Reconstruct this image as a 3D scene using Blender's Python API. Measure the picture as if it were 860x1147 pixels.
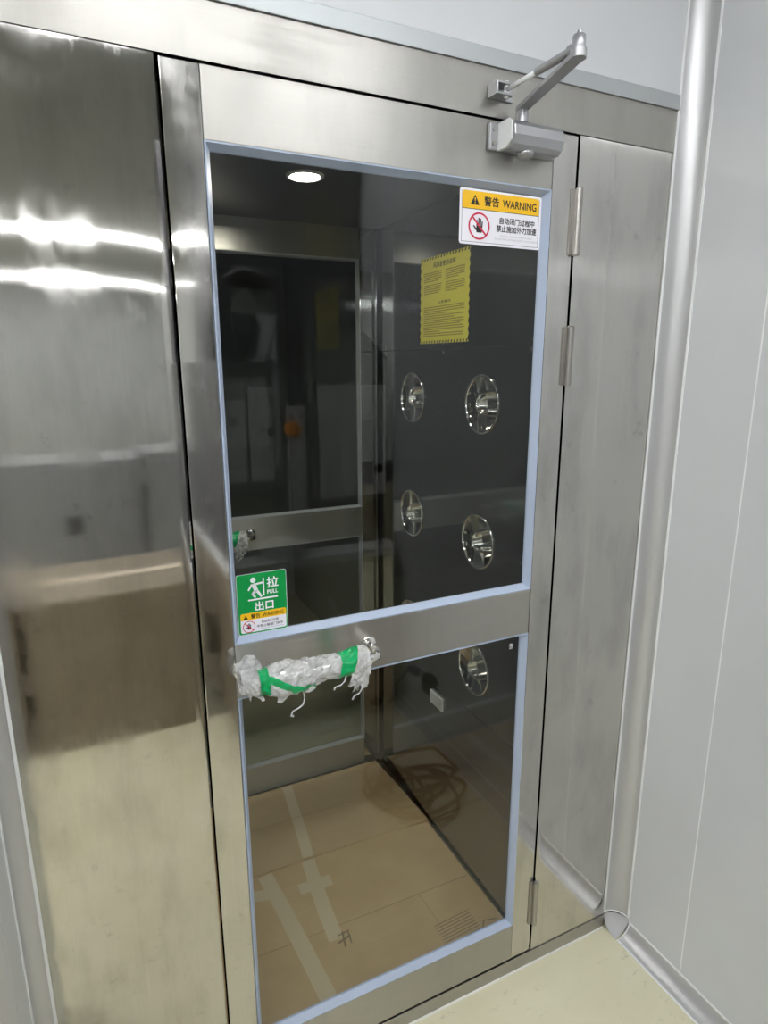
import bpy, bmesh, math, random
from mathutils import Vector, Matrix, noise

sc = bpy.context.scene
COL = sc.collection
for o in list(bpy.data.objects):
    bpy.data.objects.remove(o)
PI = math.pi

# ------------------------------------------------------------------ camera
FPX = 708.1                                   # focal length in pixels of the 860x1147 frame
cam_d = bpy.data.cameras.new('camera')
cam_d.sensor_fit = 'VERTICAL'
cam_d.sensor_height = 36.0
cam_d.lens = FPX * 36.0 / 1147.0
cam_d.clip_start = 0.02
cam = bpy.data.objects.new('camera', cam_d)
COL.objects.link(cam)
yaw, pitch, roll = math.radians(25.78), math.radians(-13.261), math.radians(-0.167)
fwd = Vector((math.sin(yaw) * math.cos(pitch), math.cos(yaw) * math.cos(pitch), math.sin(pitch)))
rgt = Vector((math.cos(yaw), -math.sin(yaw), 0))
upv = rgt.cross(fwd)
r2 = rgt * math.cos(roll) + upv * math.sin(roll)
u2 = -rgt * math.sin(roll) + upv * math.cos(roll)
M = Matrix((r2, u2, -fwd)).transposed().to_4x4()
M.translation = Vector((-0.1575, -1.0836, 1.5920))
cam.matrix_world = M
sc.camera = cam

# ------------------------------------------------------------------ world, exposure
w = bpy.data.worlds.new('world')
sc.world = w
w.use_nodes = True
w.node_tree.nodes['Background'].inputs[0].default_value = (0.75, 0.8, 0.85, 1)
w.node_tree.nodes['Background'].inputs[1].default_value = 0.3
sc.view_settings.view_transform = 'Standard'
sc.view_settings.look = 'None'
sc.view_settings.gamma = 1
sc.view_settings.use_curve_mapping = False
sc.view_settings.exposure = 1.72
LAMP = 26.0           # emission of the linear ceiling lights
DOWN = 115.0          # emission of the cabin's downlight
sc.cycles.max_bounces = 10
sc.cycles.glossy_bounces = 7
sc.cycles.diffuse_bounces = 4
sc.cycles.transparent_max_bounces = 16
sc.cycles.sample_clamp_indirect = 6

# ------------------------------------------------------------------ materials
def new_mat(name):
    m = bpy.data.materials.new(name)
    m.use_nodes = True
    nt = m.node_tree
    return m, nt, nt.nodes['Principled BSDF']

def N(nt, typ, **kw):
    n = nt.nodes.new(typ)
    for k, v in kw.items():
        setattr(n, k, v)
    return n

def plain(name, col, rough=0.5, metal=0.0, **inp):
    m, nt, b = new_mat(name)
    b.inputs['Base Color'].default_value = (*col, 1)
    b.inputs['Roughness'].default_value = rough
    b.inputs['Metallic'].default_value = metal
    for k, v in inp.items():
        b.inputs[k.replace('_', ' ')].default_value = v
    return m

def mapped_noise(nt, scale, nscale, detail=3, rough=0.55, loc=(0, 0, 0)):
    tc = N(nt, 'ShaderNodeTexCoord')
    mp = N(nt, 'ShaderNodeMapping')
    mp.inputs['Scale'].default_value = scale
    mp.inputs['Location'].default_value = loc
    nt.links.new(tc.outputs['Object'], mp.inputs['Vector'])
    no = N(nt, 'ShaderNodeTexNoise')
    no.inputs['Scale'].default_value = nscale
    no.inputs['Detail'].default_value = detail
    no.inputs['Roughness'].default_value = rough
    nt.links.new(mp.outputs[0], no.inputs['Vector'])
    return no.outputs['Fac']

def maprange(nt, src, a, b, c, d):
    n = N(nt, 'ShaderNodeMapRange')
    n.inputs[1].default_value = a; n.inputs[2].default_value = b
    n.inputs[3].default_value = c; n.inputs[4].default_value = d
    nt.links.new(src, n.inputs[0])
    return n.outputs[0]

def mixcol(nt, fac, c1, c2):
    n = N(nt, 'ShaderNodeMix', data_type='RGBA')
    if isinstance(fac, float): n.inputs[0].default_value = fac
    else: nt.links.new(fac, n.inputs[0])
    for i, c in ((6, c1), (7, c2)):
        if isinstance(c, tuple): n.inputs[i].default_value = (*c, 1)
        else: nt.links.new(c, n.inputs[i])
    return n.outputs[2]

def steel(name, grain, smear, col=(0.61, 0.595, 0.565), rough=0.05, aniso=0.8, dirt=0.6, smudge_rough=0.15):
    """brushed stainless: 'grain' = object-space scale of the streak noise, 'smear' = direction in which reflections spread"""
    m, nt, b = new_mat(name)
    b.inputs['Metallic'].default_value = 1
    b.inputs['Anisotropic'].default_value = aniso
    cx = N(nt, 'ShaderNodeCombineXYZ')
    for i in range(3): cx.inputs[i].default_value = smear[i]
    nt.links.new(cx.outputs[0], b.inputs['Tangent'])
    g = mapped_noise(nt, grain, 1.0, 2)
    sm = mapped_noise(nt, (1, 1, 0.7), 5.0, 6, 0.65, (3.1, 1.7, 0.4))
    sp = mapped_noise(nt, (1, 1, 0.8), 21.0, 5, 0.7, (1.1, 7.7, 2.4))
    r1 = maprange(nt, g, 0.3, 0.7, rough * 0.9, rough * 1.12)
    r2_ = maprange(nt, sm, 0.5, 0.75, 0.0, smudge_rough * dirt)
    ad = N(nt, 'ShaderNodeMath', operation='ADD')
    nt.links.new(r1, ad.inputs[0]); nt.links.new(r2_, ad.inputs[1])
    nt.links.new(ad.outputs[0], b.inputs['Roughness'])
    dark = tuple(c * (1 - 0.45 * dirt) for c in col)
    f = maprange(nt, sp, 0.62, 0.82, 0.0, 0.75 * dirt)
    base = mixcol(nt, maprange(nt, g, 0.25, 0.75, 0.0, 1.0), tuple(c * 0.97 for c in col), tuple(c * 1.02 for c in col))
    wipe = mapped_noise(nt, (1.5, 1.5, 0.5), 7.0, 5, 0.6, (0.7, 2.2, 5.1))
    base = mixcol(nt, maprange(nt, wipe, 0.48, 0.72, 0.0, 0.55 * dirt), base, tuple(c * 0.62 for c in col))
    nt.links.new(mixcol(nt, f, base, dark), b.inputs['Base Color'])
    return m

MAT = {}
# vertical grain (reflections spread sideways) / horizontal grain (reflections spread up and down)
MAT['steel_v'] = steel('steel_vertical_grain', (260, 260, 3), (1, 0, 0), dirt=1.0, smudge_rough=0.22)
MAT['steel_h'] = steel('steel_horizontal_grain', (3, 260, 260), (0, 0, 1), col=(0.50, 0.485, 0.45), rough=0.36, aniso=0.85, dirt=0.55)
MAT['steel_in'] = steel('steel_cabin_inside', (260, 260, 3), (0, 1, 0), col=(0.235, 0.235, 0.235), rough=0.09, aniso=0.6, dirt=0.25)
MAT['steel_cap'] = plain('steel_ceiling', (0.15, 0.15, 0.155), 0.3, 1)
MAT['chrome'] = plain('polished_steel', (0.78, 0.77, 0.75), 0.06, 1)
MAT['nozzle'] = plain('nozzle_chrome', (0.74, 0.73, 0.69), 0.045, 1)
MAT['hinge'] = plain('hinge_steel', (0.42, 0.40, 0.375), 0.3, 1)
MAT['alu'] = plain('anodised_aluminium', (0.42, 0.44, 0.45), 0.4, 0.4)
MAT['cove'] = plain('cove_aluminium', (0.55, 0.55, 0.555), 0.36, 0.45)
MAT['cove_edge'] = plain('white_edge', (0.86, 0.87, 0.88), 0.4)
MAT['silver'] = plain('silver_paint', (0.40, 0.405, 0.415), 0.34, 0.6)
MAT['gasket'] = plain('blue_grey_gasket', (0.42, 0.49, 0.63), 0.42)
MAT['dark'] = plain('dark_gap', (0.015, 0.015, 0.016), 0.7)
MAT['black'] = plain('black_plastic', (0.02, 0.02, 0.022), 0.35)
MAT['white_plastic'] = plain('white_plastic', (0.82, 0.82, 0.8), 0.4)
MAT['navy'] = plain('navy_plastic', (0.02, 0.02, 0.09), 0.4)
MAT['orange'] = plain('orange_plastic', (0.9, 0.28, 0.02), 0.3)
MAT['hose'] = plain('brown_hose', (0.13, 0.065, 0.02), 0.55)
MAT['machine'] = plain('machine_paint', (0.62, 0.63, 0.64), 0.4)
MAT['machine_grey'] = plain('cabinet_grey', (0.34, 0.345, 0.35), 0.45)
MAT['machine_body'] = plain('machine_body_paint', (0.12, 0.12, 0.125), 0.4)
MAT['backdrop_dark'] = plain('backdrop_paint', (0.06, 0.06, 0.065), 0.4)
MAT['sealant'] = plain('white_sealant', (0.8, 0.79, 0.74), 0.6)
# print colours
MAT['p_white'] = plain('print_white', (0.86, 0.84, 0.9), 0.35)
MAT['p_yellow'] = plain('print_yellow', (0.9, 0.52, 0.01), 0.35)
MAT['p_black'] = plain('print_black', (0.012, 0.011, 0.01), 0.4)
MAT['p_grey'] = plain('print_grey', (0.42, 0.42, 0.46), 0.4)
MAT['p_red'] = plain('print_red', (0.62, 0.02, 0.07), 0.4)
MAT['p_green'] = plain('print_green', (0.0, 0.29, 0.06), 0.35)
MAT['notice'] = plain('notice_yellow', (0.48, 0.44, 0.05), 0.3)
MAT['tape_green'] = plain('green_tape', (0.0, 0.36, 0.11), 0.28)
MAT['print_brown'] = plain('print_brown', (0.25, 0.18, 0.10), 0.7)

def wall_paint(name, col, rough=0.34):
    m, nt, b = new_mat(name)
    n = mapped_noise(nt, (1, 1, 1), 3.0, 4)
    c = mixcol(nt, maprange(nt, n, 0.35, 0.7, 0, 1), tuple(k * 0.97 for k in col), tuple(k * 1.02 for k in col))
    nt.links.new(c, b.inputs['Base Color'])
    b.inputs['Roughness'].default_value = rough
    return m
MAT['wall'] = wall_paint('wall_panel_paint', (0.63, 0.645, 0.665), 0.4)
_b = MAT['wall'].node_tree.nodes['Principled BSDF']
_b.inputs['Coat Weight'].default_value = 0.7
_b.inputs['Coat Roughness'].default_value = 0.13
MAT['ceiling'] = wall_paint('ceiling_paint', (0.26, 0.27, 0.27), 0.5)
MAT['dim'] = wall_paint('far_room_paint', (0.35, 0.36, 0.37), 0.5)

def floor_mat():
    m, nt, b = new_mat('epoxy_floor')
    n = mapped_noise(nt, (1, 1, 1), 4.0, 5)
    s = mapped_noise(nt, (1, 2.2, 1), 22.0, 8, 0.72, (4.2, 1.3, 0))
    big = mapped_noise(nt, (1, 1, 1), 7.0, 3, 0.5, (9, 2, 0))
    c = mixcol(nt, maprange(nt, n, 0.3, 0.7, 0, 1), (0.69, 0.65, 0.46), (0.76, 0.72, 0.54))
    mu = N(nt, 'ShaderNodeMath', operation='MULTIPLY')
    nt.links.new(maprange(nt, s, 0.57, 0.70, 0, 1), mu.inputs[0])
    nt.links.new(maprange(nt, big, 0.40, 0.58, 0, 0.7), mu.inputs[1])
    nt.links.new(mixcol(nt, mu.outputs[0], c, (0.36, 0.32, 0.24)), b.inputs['Base Color'])
    nt.links.new(maprange(nt, n, 0.3, 0.7, 0.28, 0.4), b.inputs['Roughness'])
    return m
MAT['floor'] = floor_mat()

def cardboard_mat(name, c1, c2):
    m, nt, b = new_mat(name)
    n = mapped_noise(nt, (1, 1, 1), 6.0, 5)
    g = mapped_noise(nt, (5, 120, 5), 1.0, 2)
    c = mixcol(nt, maprange(nt, n, 0.35, 0.7, 0, 1), c1, c2)
    c = mixcol(nt, maprange(nt, g, 0.3, 0.7, 0, 0.25), c, tuple(k * 0.85 for k in c1))
    nt.links.new(c, b.inputs['Base Color'])
    b.inputs['Roughness'].default_value = 0.65
    return m
MAT['card'] = cardboard_mat('cardboard', (0.54, 0.37, 0.185), (0.62, 0.44, 0.24))
MAT['card2'] = cardboard_mat('cardboard_dull', (0.50, 0.35, 0.18), (0.58, 0.41, 0.22))
MAT['carton'] = cardboard_mat('carton_brown', (0.28, 0.235, 0.17), (0.33, 0.28, 0.205))
MAT['packing_tape'] = plain('clear_packing_tape', (0.68, 0.55, 0.37), 0.18)

def glass_mat(name, tint):
    """thin flat glazing: straight-through transmission plus a Schlick-weighted mirror reflection"""
    m, nt, b = new_mat(name)
    nt.nodes.remove(b)
    out = nt.nodes['Material Output']
    geo = N(nt, 'ShaderNodeNewGeometry')
    dot = N(nt, 'ShaderNodeVectorMath', operation='DOT_PRODUCT')
    nt.links.new(geo.outputs['Normal'], dot.inputs[0]); nt.links.new(geo.outputs['Incoming'], dot.inputs[1])
    ab = N(nt, 'ShaderNodeMath', operation='ABSOLUTE'); nt.links.new(dot.outputs['Value'], ab.inputs[0])
    om = N(nt, 'ShaderNodeMath', operation='SUBTRACT'); om.inputs[0].default_value = 1.0; nt.links.new(ab.outputs[0], om.inputs[1])
    pw = N(nt, 'ShaderNodeMath', operation='POWER'); nt.links.new(om.outputs[0], pw.inputs[0]); pw.inputs[1].default_value = 5.0
    fr = maprange(nt, pw.outputs[0], 0, 1, 0.043, 1.0)
    tr = N(nt, 'ShaderNodeBsdfTransparent'); tr.inputs[0].default_value = (*tint, 1)
    gl = N(nt, 'ShaderNodeBsdfGlossy'); gl.inputs['Roughness'].default_value = 0.0
    mx = N(nt, 'ShaderNodeMixShader')
    nt.links.new(fr, mx.inputs[0]); nt.links.new(tr.outputs[0], mx.inputs[1]); nt.links.new(gl.outputs[0], mx.inputs[2])
    nt.links.new(mx.outputs[0], out.inputs[0])
    return m
MAT['glass'] = glass_mat('door_glass', (0.9, 0.92, 0.91))

def film_mat():
    m, nt, b = new_mat('plastic_film')
    out = nt.nodes['Material Output']
    b.inputs['Base Color'].default_value = (0.88, 0.88, 0.88, 1)
    b.inputs['Roughness'].default_value = 0.14
    b.inputs['Coat Weight'].default_value = 0.4
    n = mapped_noise(nt, (1, 1, 1), 60.0, 3)
    cr = mapped_noise(nt, (1, 1, 1), 110.0, 4, 0.6, (2, 5, 1))
    bp = N(nt, 'ShaderNodeBump'); bp.inputs['Strength'].default_value = 0.9; bp.inputs['Distance'].default_value = 0.006
    nt.links.new(maprange(nt, cr, 0.25, 0.75, 0, 1), bp.inputs['Height']); nt.links.new(bp.outputs[0], b.inputs['Normal'])
    tr = N(nt, 'ShaderNodeBsdfTransparent')
    mx = N(nt, 'ShaderNodeMixShader')
    nt.links.new(maprange(nt, n, 0.3, 0.7, 0.42, 0.8), mx.inputs[0])
    nt.links.new(tr.outputs[0], mx.inputs[1]); nt.links.new(b.outputs[0], mx.inputs[2])
    nt.links.new(mx.outputs[0], out.inputs[0])
    return m
MAT['film'] = film_mat()

def emit_mat(name, col, s):
    m, nt, b = new_mat(name)
    b.inputs['Base Color'].default_value = (0.9, 0.9, 0.9, 1)
    b.inputs['Emission Color'].default_value = (*col, 1)
    b.inputs['Emission Strength'].default_value = s
    return m
MAT['lamp'] = emit_mat('lamp_diffuser', (0.96, 0.98, 1.0), LAMP)
MAT['down'] = emit_mat('downlight_lens', (1.0, 0.94, 0.82), DOWN)

# ------------------------------------------------------------------ builders
class MB:
    def __init__(s):
        s.v = []; s.f = []
    def add(s, vs, fs):
        o = len(s.v); s.v += [tuple(p) for p in vs]; s.f += [tuple(i + o for i in f) for f in fs]
        return s
    def box(s, x0, x1, y0, y1, z0, z1):
        vs = [(x, y, z) for z in (z0, z1) for y in (y0, y1) for x in (x0, x1)]
        return s.add(vs, [(0, 2, 3, 1), (4, 5, 7, 6), (0, 1, 5, 4), (2, 6, 7, 3), (0, 4, 6, 2), (1, 3, 7, 5)])
    def tube(s, pts, r, seg=12, caps=True):
        pts = [Vector(p) for p in pts]; n = len(pts)
        rr = r if isinstance(r, (list, tuple)) else [r] * n
        vs = []; t0 = None; a = None
        for i, p in enumerate(pts):
            t = (pts[min(i + 1, n - 1)] - pts[max(i - 1, 0)]).normalized()
            if a is None:
                a = t.orthogonal().normalized()
            else:
                a = (a - t * a.dot(t)).normalized()
            b = t.cross(a)
            for k in range(seg):
                q = 2 * PI * k / seg
                vs.append(p + (a * math.cos(q) + b * math.sin(q)) * rr[i])
        fs = [(i * seg + k, i * seg + (k + 1) % seg, (i + 1) * seg + (k + 1) % seg, (i + 1) * seg + k) for i in range(n - 1) for k in range(seg)]
        if caps:
            fs.append(tuple(range(seg))[::-1]); fs.append(tuple((n - 1) * seg + k for k in range(seg)))
        return s.add(vs, fs)
    def lathe(s, prof, origin, axis, seg=40):
        """prof: list of (radius, distance along axis)"""
        ax = Vector(axis).normalized(); a = ax.orthogonal().normalized(); b = ax.cross(a); o = Vector(origin)
        vs = []
        for r, h in prof:
            for k in range(seg):
                q = 2 * PI * k / seg
                vs.append(o + ax * h + (a * math.cos(q) + b * math.sin(q)) * r)
        n = len(prof)
        fs = [(i * seg + k, i * seg + (k + 1) % seg, (i + 1) * seg + (k + 1) % seg, (i + 1) * seg + k) for i in range(n - 1) for k in range(seg)]
        if prof[0][0] > 1e-6: fs.append(tuple(range(seg))[::-1])
        if prof[-1][0] > 1e-6: fs.append(tuple((n - 1) * seg + k for k in range(seg)))
        return s.add(vs, fs)
    def prism(s, poly, fn, d0, d1):
        """poly: 2D outline, fn(a, b, d) -> 3D, extruded from d0 to d1"""
        n = len(poly)
        vs = [fn(a, b, d0) for a, b in poly] + [fn(a, b, d1) for a, b in poly]
        fs = [tuple(range(n))[::-1], tuple(range(n, 2 * n))] + [(i, (i + 1) % n, n + (i + 1) % n, n + i) for i in range(n)]
        return s.add(vs, fs)

def obj(name, mb, mat, parent=None, bevel=0, smooth=False, seg=2):
    me = bpy.data.meshes.new(name)
    me.from_pydata(mb.v, [], mb.f)
    bm = bmesh.new(); bm.from_mesh(me)
    bmesh.ops.recalc_face_normals(bm, faces=bm.faces)
    bm.to_mesh(me); bm.free()
    if smooth:
        me.polygons.foreach_set('use_smooth', [True] * len(me.polygons))
    me.materials.append(MAT[mat] if isinstance(mat, str) else mat)
    o = bpy.data.objects.new(name, me)
    COL.objects.link(o)
    if parent: o.parent = parent
    if bevel:
        b = o.modifiers.new('bevel', 'BEVEL'); b.width = bevel; b.segments = seg; b.limit_method = 'ANGLE'; b.angle_limit = math.radians(40)
    if smooth == 'auto':
        for e in me.edges: pass
        try:
            me.set_sharp_from_angle(angle=math.radians(35))
        except Exception: pass
    return o

def tag(o, label=None, cat=None, group=None, kind=None):
    if label: o['label'] = label
    if cat: o['category'] = cat
    if group: o['group'] = group
    if kind: o['kind'] = kind
    return o

def empty(name, loc, label=None, cat=None, group=None, kind=None):
    o = bpy.data.objects.new(name, None); COL.objects.link(o)
    o.empty_display_size = 0.05
    o.location = loc
    return tag(o, label, cat, group, kind)

def part(name, mb, mat, root, **kw):
    """mesh in world coordinates that becomes a child of root"""
    o = obj(name, mb, mat, None, **kw)
    off = Vector((0, 0, 0)); p = root
    while p: off += p.location; p = p.parent
    for v in o.data.vertices: v.co -= off
    o.parent = root
    return o

def copy_part(src, root, loc=None):
    c = src.copy(); COL.objects.link(c); c.parent = root
    if loc is not None: c.location = loc
    return c

def copy_tree(o, parent=None):
    c = o.copy(); COL.objects.link(c); c.parent = parent
    for ch in list(o.children): copy_tree(ch, c)
    return c

# ------------------------------------------------------------------ the room
RX = 1.112        # right wall
LX = -0.334       # left return wall
CEIL = 2.75
YB = -10.2
XL = -7.0
tag(obj('floor', MB().box(XL, 2.0, YB, 3.2, -0.08, 0.0), 'floor'), 'pale yellow epoxy floor with scuffs by the corner', 'floor', kind='structure')
tag(obj('ceiling', MB().box(XL, 2.0, YB, 3.2, CEIL, CEIL + 0.06), 'ceiling'), 'white panelled ceiling carrying linear lights', 'ceiling', kind='structure')

wr = empty('wall_right', (RX, 0, 0), 'light grey sandwich panel wall running along the right side', 'wall', kind='structure')
part('wall_core', MB().box(RX + 0.004, RX + 0.06, YB, 3.2, 0, CEIL), 'cove_edge', wr)
edges = [0.0, -0.221] + [-0.221 - 1.0 * k for k in range(1, 10)] + [YB]
for a, b in zip(edges[:-1], edges[1:]):
    part('wall_panel', MB().box(RX, RX + 0.004, b + 0.0009, a - 0.0009, 0, CEIL), 'wall', wr)
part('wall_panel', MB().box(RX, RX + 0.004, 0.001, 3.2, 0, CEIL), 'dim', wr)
for a in edges[1:-1]:
    part('joint_bead', MB().box(RX - 0.0006, RX + 0.003, a - 0.0015, a + 0.0015, 0.0, CEIL), 'cove_edge', wr)

wf = empty('wall_front', (0, 0, 2.1), 'light grey wall panel above the steel header', 'wall', kind='structure')
part('wall_panel', MB().box(LX, RX, 0.0, 0.05, 2.13, CEIL), 'wall', wf)

wl = empty('wall_left', (LX, -0.2, 0), 'white wall return beside the left steel panel', 'wall', kind='structure')
part('wall_panel', MB().box(LX - 0.1, LX, -0.1325, 0.05, 0, CEIL), 'wall', wl)
part('wall_panel', MB().box(LX - 0.1, LX, -0.42, -0.1345, 0, CEIL), 'wall', wl)
part('wall_panel', MB().box(XL, LX - 0.1, -0.42, -0.37, 0, CEIL), 'wall', wl)
tag(obj('wall_back', MB().box(XL, 2.0, YB - 0.06, YB, 0, CEIL), 'dim'), 'far grey wall behind the camera', 'wall', kind='structure')
tag(obj('wall_side', MB().box(XL - 0.06, XL, YB, 0, 0, CEIL), 'wall'), 'far side wall of the large room', 'wall', kind='structure')
tag(obj('wall_beyond', MB().box(-1.6, RX, 3.0, 3.06, 0, CEIL), 'dim'), 'dim wall of the room beyond the second door', 'wall', kind='structure')
tag(obj('wall_beyond_side', MB().box(-1.66, -1.6, -0.3, 3.0, 0, CEIL), 'dim'), 'dim side wall of the room beyond', 'wall', kind='structure')

def cove_profile(s, n=14):
    pts = []
    for i in range(n + 1):
        q = PI / 2 * i / n
        pts.append((s - s * math.sin(q), s - s * math.cos(q)))     # from (s,0) to (0,s)
    return pts
def cove(name, fn, d0, d1, s, label, cat='trim'):
    """fn(a, b, d): a away from wall 1, b away from wall 2, d along"""
    root = empty(name, fn(0, 0, d0), label, cat, kind='structure')
    pr = cove_profile(s, 16)
    part('cove_face', MB().prism(pr + [(0.0, 0.0)], fn, d0, d1), 'cove', root, smooth='auto')
    for lip in (((s - 0.001, -0.0), (s + 0.003, 0.0), (s + 0.003, 0.0016), (s - 0.002, 0.0022)), ((0.0, s - 0.001), (0.0, s + 0.003), (0.0016, s + 0.003), (0.0022, s - 0.002))):
        part('edge_lip', MB().prism(list(lip), fn, d0, d1), 'cove_edge', root)
    return root
cove('trim_1', lambda a, b, d: (RX - a, -b, d), 0.052, CEIL, 0.0455, 'rounded aluminium corner cove running up beside the right wall')
cove('trim_2', lambda a, b, d: (LX + a, -b, d), 0.0, CEIL, 0.030, 'rounded aluminium corner cove beside the left steel panel')
cove('baseboard_right', lambda a, b, d: (RX - a, d, b), -0.052, YB, 0.041, 'aluminium floor cove along the right wall base', 'baseboard')

# three-way corner piece where the coves meet
cp = empty('trim_3', (RX - 0.02, -0.02, 0.0), 'moulded three-way cove corner cap at the floor', 'trim', kind='structure')
s = 0.046; n = 12; vs = []; fs = []
for i in range(n + 1):
    for j in range(n + 1):
        th = PI / 2 * i / n; ph = PI / 2 * j / n
        vs.append((RX - s + s * math.sin(th) * math.cos(ph), -s + s * math.sin(th) * math.sin(ph), s - s * math.cos(th) if False else s - s * math.cos(th)))
for i in range(n):
    for j in range(n):
        fs.append((i * (n + 1) + j, (i + 1) * (n + 1) + j, (i + 1) * (n + 1) + j + 1, i * (n + 1) + j + 1))
part('corner_shell', MB().add(vs, fs), plain('corner_plastic', (0.5, 0.5, 0.5), 0.6), cp, smooth=True)
arc = [(RX - s + s * math.cos(PI / 2 * k / 12), -s + s * math.sin(PI / 2 * k / 12), 0.0525) for k in range(13)]
part('corner_rim', MB().tube(arc, 0.0016, 6), 'cove_edge', cp, smooth=True)
arc = [(RX - s + s * math.sin(PI / 2 * k / 12), -0.0525, 0.0455 - 0.0455 * math.cos(PI / 2 * k / 12)) for k in range(13)]
part('corner_rim', MB().tube(arc, 0.0016, 6), 'cove_edge', cp, smooth=True)

tag(obj('trim_4', MB().box(LX + 0.031, RX - 0.047, -0.004, 0.0, 2.1135, 2.142), 'alu', bevel=0.0008), 'pale aluminium edge strip on top of the steel header', 'trim', kind='structure')

# ------------------------------------------------------------------ air shower cabin
cab = empty('air_shower_cabin', (0.4, 0.5, 0), 'stainless steel air shower cabin with jet nozzles and glazed door', 'air shower')

def wavy_sheet(x0, x1, z0, z1, th, amp, seed, nx=36, nz=120, sc_=(3.0, 2.2), curl=0.0):
    mb = MB(); vs = []; fs = []
    for j in range(nz + 1):
        for i in range(nx + 1):
            u = i / nx; v = j / nz
            x = x0 + (x1 - x0) * u; z = z0 + (z1 - z0) * v
            e = min(1.0, min(u, 1 - u) * (x1 - x0) / 0.009) * min(1.0, min(v, 1 - v) * (z1 - z0) / 0.009)
            y = amp * (noise.noise((x * sc_[0] + seed, 3.3 + seed, z * sc_[1])) + 0.15 * noise.noise((x * 7 + seed, 1.3, z * 5)))
            y = y * 0.8 + curl * (u ** 5) * math.sin((z - 1.75) / 0.2) * math.exp(-((z - 1.75) / 0.4) ** 2)
            y += 0.0005 * (1 - e) ** 2
            vs.append((x, y, z))
    w_ = nx + 1
    for j in range(nz):
        for i in range(nx):
            fs.append((j * w_ + i, j * w_ + i + 1, (j + 1) * w_ + i + 1, (j + 1) * w_ + i))
    mb.add(vs, fs)
    # returned edges
    ring = [i for i in range(w_)] + [j * w_ + nx for j in range(1, nz + 1)] + [nz * w_ + i for i in range(nx - 1, -1, -1)] + [j * w_ for j in range(nz - 1, 0, -1)]
    back = [(vs[k][0], th, vs[k][2]) for k in ring]
    o = len(mb.v); mb.v += back; m = len(ring)
    for k in range(m):
        mb.f.append((ring[k], o + k, o + (k + 1) % m, ring[(k + 1) % m]))
    return mb
TOP, BOT = 2.032, 0.0464
part('side_panel', wavy_sheet(-0.306, -0.0028, BOT, TOP - 0.001, 0.03, 0.0003, 2.0, curl=0.0014), 'steel_v', cab, smooth='auto')
part('side_panel', wavy_sheet(0.8028, RX - 0.043, BOT, TOP - 0.001, 0.03, 0.0003, 5.0), 'steel_v', cab, smooth='auto')
part('header_panel', wavy_sheet(-0.306, RX - 0.043, TOP + 0.0008, 2.1135, 0.03, 0.00025, 9.0, 150, 12), 'steel_h', cab, smooth='auto')
part('threshold', MB().box(-0.306, RX - 0.046, -0.001, 0.045, 0.002, BOT - 0.0035), 'steel_h', cab, bevel=0.001)
part('sealant_bead', MB().tube([(-0.30, -0.002, 0.001), (RX - 0.05, -0.002, 0.001)], 0.0035, 8), 'sealant', cab)
# dark strips added behind the door gaps to block light
part('gap_light_block', MB().box(-0.03, 0.0, 0.031, 0.07, BOT, 2.05), 'dark', cab)
part('gap_light_block', MB().box(0.8, 0.83, 0.031, 0.07, BOT, 2.05), 'dark', cab)
part('gap_light_block', MB().box(-0.03, 0.83, 0.042, 0.07, 2.0195, 2.06), 'dark', cab)
# inside lining
seams = [0.05, 0.5905, 1.631, 2.02]
NOZ = [(y, z) for y in (0.310, 0.691) for z in (1.486, 1.114, 0.733)]
def lining(x, sg, za, zb):
    y0, y1 = 0.072, 0.947
    cells = [(y, z) for y, z in NOZ if za < z < zb]
    ys = sorted({y0, y1} | {y + d for y, z in cells for d in (-0.1, 0.1)})
    zs = sorted({za, zb} | {z + d for y, z in cells for d in (-0.1, 0.1)})
    mb = MB()
    for a, b in zip(ys[:-1], ys[1:]):
        for c, d in zip(zs[:-1], zs[1:]):
            hit = [q for q in cells if a < q[0] < b and c < q[1] < d]
            if not hit:
                mb.add([(x, a, c), (x, b, c), (x, b, d), (x, a, d)], [(0, 1, 2, 3)])
            else:
                cy, cz = hit[0]; n = 48; vs = []
                for k in range(n):
                    q = 2 * PI * k / n; u, v = math.cos(q), math.sin(q); m = 0.1 / max(abs(u), abs(v))
                    vs += [(x, cy + 0.073 * u, cz + 0.073 * v), (x, cy + m * u, cz + m * v)]
                mb.add(vs, [(2 * k, 2 * k + 1, (2 * k + 3) % (2 * n), (2 * k + 2) % (2 * n)) for k in range(n)])
    xb = x + sg * 0.015
    for p, q in (((y0, za), (y1, za)), ((y1, za), (y1, zb)), ((y1, zb), (y0, zb)), ((y0, zb), (y0, za))):
        mb.add([(x, *p), (x, *q), (xb, *q), (xb, *p)], [(0, 1, 2, 3)])
    return mb
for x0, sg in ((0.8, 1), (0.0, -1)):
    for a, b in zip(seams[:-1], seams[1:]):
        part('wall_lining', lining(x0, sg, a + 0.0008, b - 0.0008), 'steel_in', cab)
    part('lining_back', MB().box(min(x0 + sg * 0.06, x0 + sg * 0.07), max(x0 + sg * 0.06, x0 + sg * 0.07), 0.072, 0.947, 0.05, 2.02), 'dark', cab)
part('ceiling_lining', MB().box(-0.015, 0.815, 0.072, 0.947, 2.0205, 2.036), 'steel_cap', cab)
part('cabin_floor', MB().box(-0.015, 0.815, 0.046, 0.99, 0.003, 0.05), 'steel_h', cab)
for x0, x1, y0, y1 in ((0.786, 0.7995, 0.931, 0.9465), (0.0005, 0.014, 0.931, 0.9465)):
    part('corner_trim', MB().box(x0, x1, y0, y1, 0.0505, 2.019), 'steel_in', cab, bevel=0.004)
part('back_header', MB().box(-0.3, 1.06, 0.95, 0.99, 2.033, 2.11), 'steel_h', cab)
part('back_panel', MB().box(-0.3, -0.003, 0.95, 0.99, 0.0, 2.03), 'steel_v', cab)
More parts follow.
